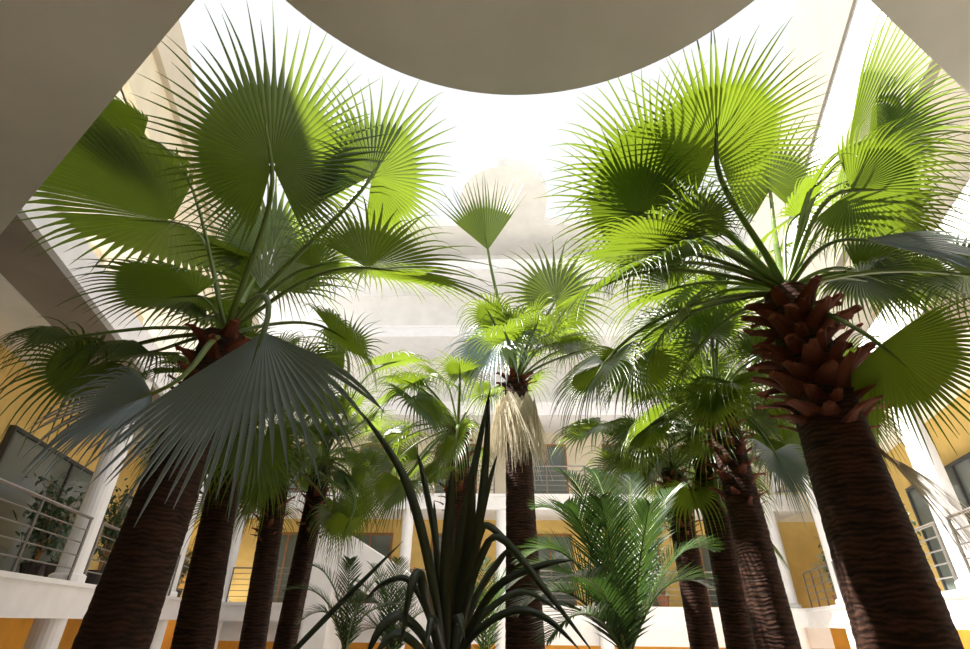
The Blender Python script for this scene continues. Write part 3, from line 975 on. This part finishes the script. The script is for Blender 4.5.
ys = 1.75
b = at(447, 690, ys)
root = thing('sword_leaf_plant', 'dark plant with long sword-shaped leaves at the bottom centre, closest to the viewer', 'plant', (b[0], b[1], 0.28))
mb = MB()
mb.tube([(b[0], b[1], 0.28), (b[0] + 0.02, b[1], 1.4), tuple(b)], [0.07, 0.06, 0.05], 14)
mb.build('stem', M['bark'], root)
for w, path in [
    (0.040, [(447, 690, 1.75), (452, 600, 1.8), (468, 500, 1.85), (491, 386, 1.9)]),
    (0.034, [(450, 690, 1.75), (470, 590, 1.75), (485, 470, 1.75), (489, 392, 1.75)]),
    (0.046, [(447, 690, 1.75), (445, 600, 1.72), (449, 520, 1.7), (452, 470, 1.7)]),
    (0.044, [(448, 690, 1.75), (462, 600, 1.8), (470, 530, 1.8), (474, 470, 1.82)]),
    (0.036, [(445, 690, 1.75), (432, 580, 1.7), (405, 480, 1.7), (362, 412, 1.7)]),
    (0.026, [(446, 690, 1.75), (438, 560, 1.85), (424, 480, 1.9), (417, 452, 1.9)]),
    (0.034, [(444, 690, 1.75), (434, 630, 1.7), (424, 590, 1.62), (418, 573, 1.6), (410, 592, 1.55), (400, 650, 1.52)]),
    (0.030, [(449, 690, 1.75), (462, 600, 1.75), (478, 540, 1.75), (488, 526, 1.75), (515, 552, 1.75), (545, 595, 1.75)]),
    (0.028, [(449, 690, 1.75), (470, 630, 1.65), (500, 585, 1.6), (545, 565, 1.55), (575, 560, 1.5)]),
    (0.028, [(449, 690, 1.75), (465, 610, 1.65), (480, 560, 1.6), (500, 538, 1.55), (545, 590, 1.5), (595, 655, 1.45)]),
    (0.026, [(449, 690, 1.75), (470, 640, 1.6), (510, 612, 1.55), (545, 618, 1.5), (580, 650, 1.5)]),
    (0.026, [(449, 690, 1.75), (475, 625, 1.9), (520, 592, 1.95), (560, 612, 2.0)]),
    (0.034, [(444, 690, 1.75), (425, 640, 1.65), (400, 617, 1.6), (380, 630, 1.55), (365, 660, 1.52)]),
    (0.030, [(444, 690, 1.75), (420, 650, 1.6), (395, 635, 1.55), (372, 660, 1.5)]),
    (0.026, [(444, 690, 1.75), (430, 620, 1.85), (408, 580, 1.9), (382, 585, 1.95), (365, 600, 2.0)]),
    (0.024, [(445, 690, 1.75), (436, 610, 1.8), (428, 560, 1.85), (415, 520, 1.9)]),
    (0.030, [(447, 690, 1.75), (455, 640, 1.6), (458, 615, 1.5), (465, 640, 1.42)]),
    (0.030, [(446, 690, 1.75), (440, 640, 1.6), (433, 618, 1.5), (425, 650, 1.42)]),
    (0.030, [(449, 690, 1.75), (468, 580, 1.9), (485, 500, 2.0), (497, 455, 2.05)]),
    (0.028, [(449, 690, 1.75), (475, 600, 1.9), (500, 560, 1.95), (510, 548, 1.95)]),
    (0.028, [(446, 690, 1.75), (440, 600, 1.95), (436, 540, 2.05), (434, 500, 2.1)]),
]:
    strap(root, [at(*p) for p in path], w * 0.85)
# the single straight blade reaching in from the lower left
b2 = at(250, 700, 1.6)
r2 = thing('sword_leaf_shoot', 'thin straight dark blade slanting up from the bottom left of the sword-leaved plant', 'plant', (b2[0], b2[1], 0.28))
mb = MB()
mb.tube([(b2[0], b2[1], 0.28), (b2[0], b2[1], b2[2] * 0.6), tuple(b2)], [0.03, 0.025, 0.012], 10)
mb.build('stem', M['bark'], r2)
strap(r2, [at(250, 700, 1.6), at(300, 645, 1.62), at(350, 594, 1.65), at(403, 541, 1.7)], 0.017, seg=12)


# ------------------------------------------------------------------ potted plants on the balconies
def shrub(name, label, p, z, h, w, mat, pot, seed, count=260, leaf=0.10):
    r = np.random.RandomState(seed)
    root = thing(name, label, 'potted plant', (p[0], p[1], z))
    mb = MB()
    mb.lathe((p[0], p[1], z), [(0.13, 0), (0.17, 0.25), (0.185, 0.25), (0.185, 0.30), (0.15, 0.30), (0.14, 0.26)], 18)
    mb.build('pot', M[pot], root, smooth=False)
    V, F = [], []
    sb = MB()
    base = np.array([p[0], p[1], z + 0.26])
    ends = []
    for k in range(9):
        a = r.uniform(0, 6.28)
        e = base + np.array([math.cos(a) * w * r.uniform(0.2, 0.8), math.sin(a) * w * r.uniform(0.2, 0.8), h * r.uniform(0.5, 1.0)])
        m = (base + e) / 2 + np.array([0, 0, 0.1 * h])
        sb.tube([base, m, e], [0.012, 0.009, 0.004], 5)
        ends.append((base, m, e))
    sb.build('stems', M['drystalk'], root)
    for k in range(count):
        b0, m0, e0 = ends[r.randint(9)]
        t = r.uniform(0.25, 1.05)
        c = (1 - t) ** 2 * b0 + 2 * t * (1 - t) * m0 + t * t * e0 + r.normal(0, 0.09, 3) * w / 0.4
        d = unit(r.normal(0, 1, 3) + UP * 0.1)
        s = unit(np.cross(d, UP + 0.01))
        nn = np.cross(s, d)
        L = leaf * r.uniform(0.7, 1.3)
        o = len(V)
        for q, ww in ((0, 0.05), (0.3, 0.8), (0.6, 1.0), (1.0, 0.03)):
            cc = c + d * L * q - UP * 0.2 * L * q * q
            V += [cc - s * L * 0.24 * ww + nn * 0.008, cc, cc + s * L * 0.24 * ww + nn * 0.008]
        for q in range(3):
            bb = o + q * 3
            F += [(bb, bb + 1, bb + 4, bb + 3), (bb + 1, bb + 2, bb + 5, bb + 4)]
    np_obj('foliage', np.array(V), np.array(F), M[mat], root)


ZF = ZG + 0.02


def on_gallery(px, side, p):
    """the point of a side gallery, p from the axis, that stands at column px of the photograph"""
    lo, hi = 1.0, 18.0
    q = at(px, 590, 1.0)
    best = min((abs(sp(side, t, p, 0)[0] / sp(side, t, p, 0)[1] - q[0]), t) for t in [lo + (hi - lo) * i / 600 for i in range(601)] if sp(side, t, p, 0)[1] > 0.5)
    return sp(side, best[1], p, 0)


for lab, px, side, p, h, w_, mat, pot, cnt, lf in [
    ('large leafy grey-green shrub behind the railing of the left balcony, nearest the left edge', 24, -1, PW + 1.1, 1.35, 0.55, 'shrub', 'darkpot', 460, 0.12),
    ('dark potted shrub on the left balcony between the white column and the front palm trunk', 92, -1, PW + 0.62, 1.5, 0.45, 'shrub', 'darkpot', 380, 0.12),
    ('low pale potted plant at the foot of the left balcony column', 50, -1, PW + 0.62, 0.22, 0.14, 'pale', 'darkpot', 60, 0.07),
    ('dark potted shrub on the far left balcony by the second palm trunk', 176, -1, PW + 0.8, 1.1, 0.4, 'shrub', 'darkpot', 240, 0.12),
    ('dark glossy shrub on the right balcony just right of the front right trunk', 920, 1, PW + 0.7, 1.6, 0.42, 'shrub', 'darkpot', 380, 0.13),
    ('pale variegated potted shrub on the right balcony beside the white column', 800, 1, PW + 0.9, 1.2, 0.5, 'pale', 'terracotta', 280, 0.13),
    ('leafy potted shrub on the right balcony, left of the front right trunk', 838, 1, PW + 0.75, 1.4, 0.35, 'shrub', 'terracotta', 260, 0.12)]:
    shrub('potted_shrub', lab, on_gallery(px, side, p), ZF, h, w_, mat, pot, px, cnt, lf)
q = at(662, 590, YB + 0.8)
shrub('potted_shrub', 'pale flowering potted plant on the back balcony right of the feather palm', (q[0], q[1]), EYE + 0.47, 0.95, 0.5, 'pale', 'terracotta', 5, 260, 0.13)
q = at(775, 590, YB + 1.25)
shrub('potted_shrub', 'dark potted shrub on the back balcony behind the rightmost of three trunks', (q[0], q[1]), EYE + 0.47, 1.7, 0.4, 'shrub', 'terracotta', 6, 280, 0.14)

q = at(411, 590, YB + 1.2)
shrub('potted_shrub', 'small red-flowered potted plant at the back, left of the sword-leaved plant', (q[0], q[1]), EYE + 0.47, 0.75, 0.24, 'red', 'terracotta', 12, 120, 0.12)

# ------------------------------------------------------------------ white staircase at the back left
a, b = at(338, 545, 12.5), at(440, 612, 12.5)
st = thing('staircase', 'white staircase with solid sloping balustrades at the back, left of the sword-leaved plant', 'staircase', ((a[0] + b[0]) / 2, 12.5, 0))
for dy, nm in ((0.0, 'balustrade'), (1.3, 'balustrade')):
    mb = MB()
    mb.add([(a[0], 12.5 + dy, a[2] - 0.55), (b[0], 12.5 + dy, b[2] - 0.55), (b[0], 12.5 + dy, b[2] + 0.35), (a[0], 12.5 + dy, a[2] + 0.35),
            (a[0], 12.62 + dy, a[2] - 0.55), (b[0], 12.62 + dy, b[2] - 0.55), (b[0], 12.62 + dy, b[2] + 0.35), (a[0], 12.62 + dy, a[2] + 0.35)],
           [(0, 1, 2, 3), (7, 6, 5, 4), (0, 4, 5, 1), (1, 5, 6, 2), (2, 6, 7, 3), (3, 7, 4, 0)])
    mb.build(nm, M['white'], st)
nst = 9
for k in range(nst):
    f0, f1 = k / nst, (k + 1) / nst
    x0, x1 = a[0] + (b[0] - a[0]) * f0, a[0] + (b[0] - a[0]) * f1
    z = a[2] + (b[2] - a[2]) * f0 - 0.2
    mb = MB()
    mb.box(min(x0, x1), max(x0, x1), 12.62, 13.8, z - 0.2, z)
    mb.build('step', M['render'], st)
mb = MB()
mb.box(b[0], b[0] + 0.4, 12.46, 13.96, 0, b[2] + 0.4)
mb.build('newel', M['white'], st)
mb = MB()
mb.box(a[0] - 0.5, a[0], 12.5, 13.92, 0, a[2] + 0.35)
mb.build('pier', M['white'], st)

# ------------------------------------------------------------------ light
sun_d = bpy.data.lights.new('sun', 'SUN')
sun = bpy.data.objects.new('sun', sun_d)
COL.objects.link(sun)
EL = R(57)
hz = unit([-0.98, 0.10, 0])
tosun = Vector((hz[0] * math.cos(EL), hz[1] * math.cos(EL), math.sin(EL)))
sun.rotation_euler = tosun.to_track_quat('Z', 'Y').to_euler()
sun.location = (-12, -5, 25)
sun_d.energy = 11.5
sun_d.angle = R(1.0)
sun_d.color = (1.0, 0.96, 0.88)

w = bpy.data.worlds.new('sky')
bpy.context.scene.world = w
w.use_nodes = True
bg = w.node_tree.nodes['Background']
bg.inputs[0].default_value = (0.95, 0.97, 1.0, 1)
bg.inputs[1].default_value = 0.62

vs = bpy.context.scene.view_settings
vs.view_transform = 'Standard'
vs.look = 'None'
vs.exposure = 0.8
vs.gamma = 1.0
vs.use_curve_mapping = False
cy = bpy.context.scene.cycles
cy.max_bounces = 8
cy.diffuse_bounces = 5
cy.transparent_max_bounces = 12
cy.use_denoising = True
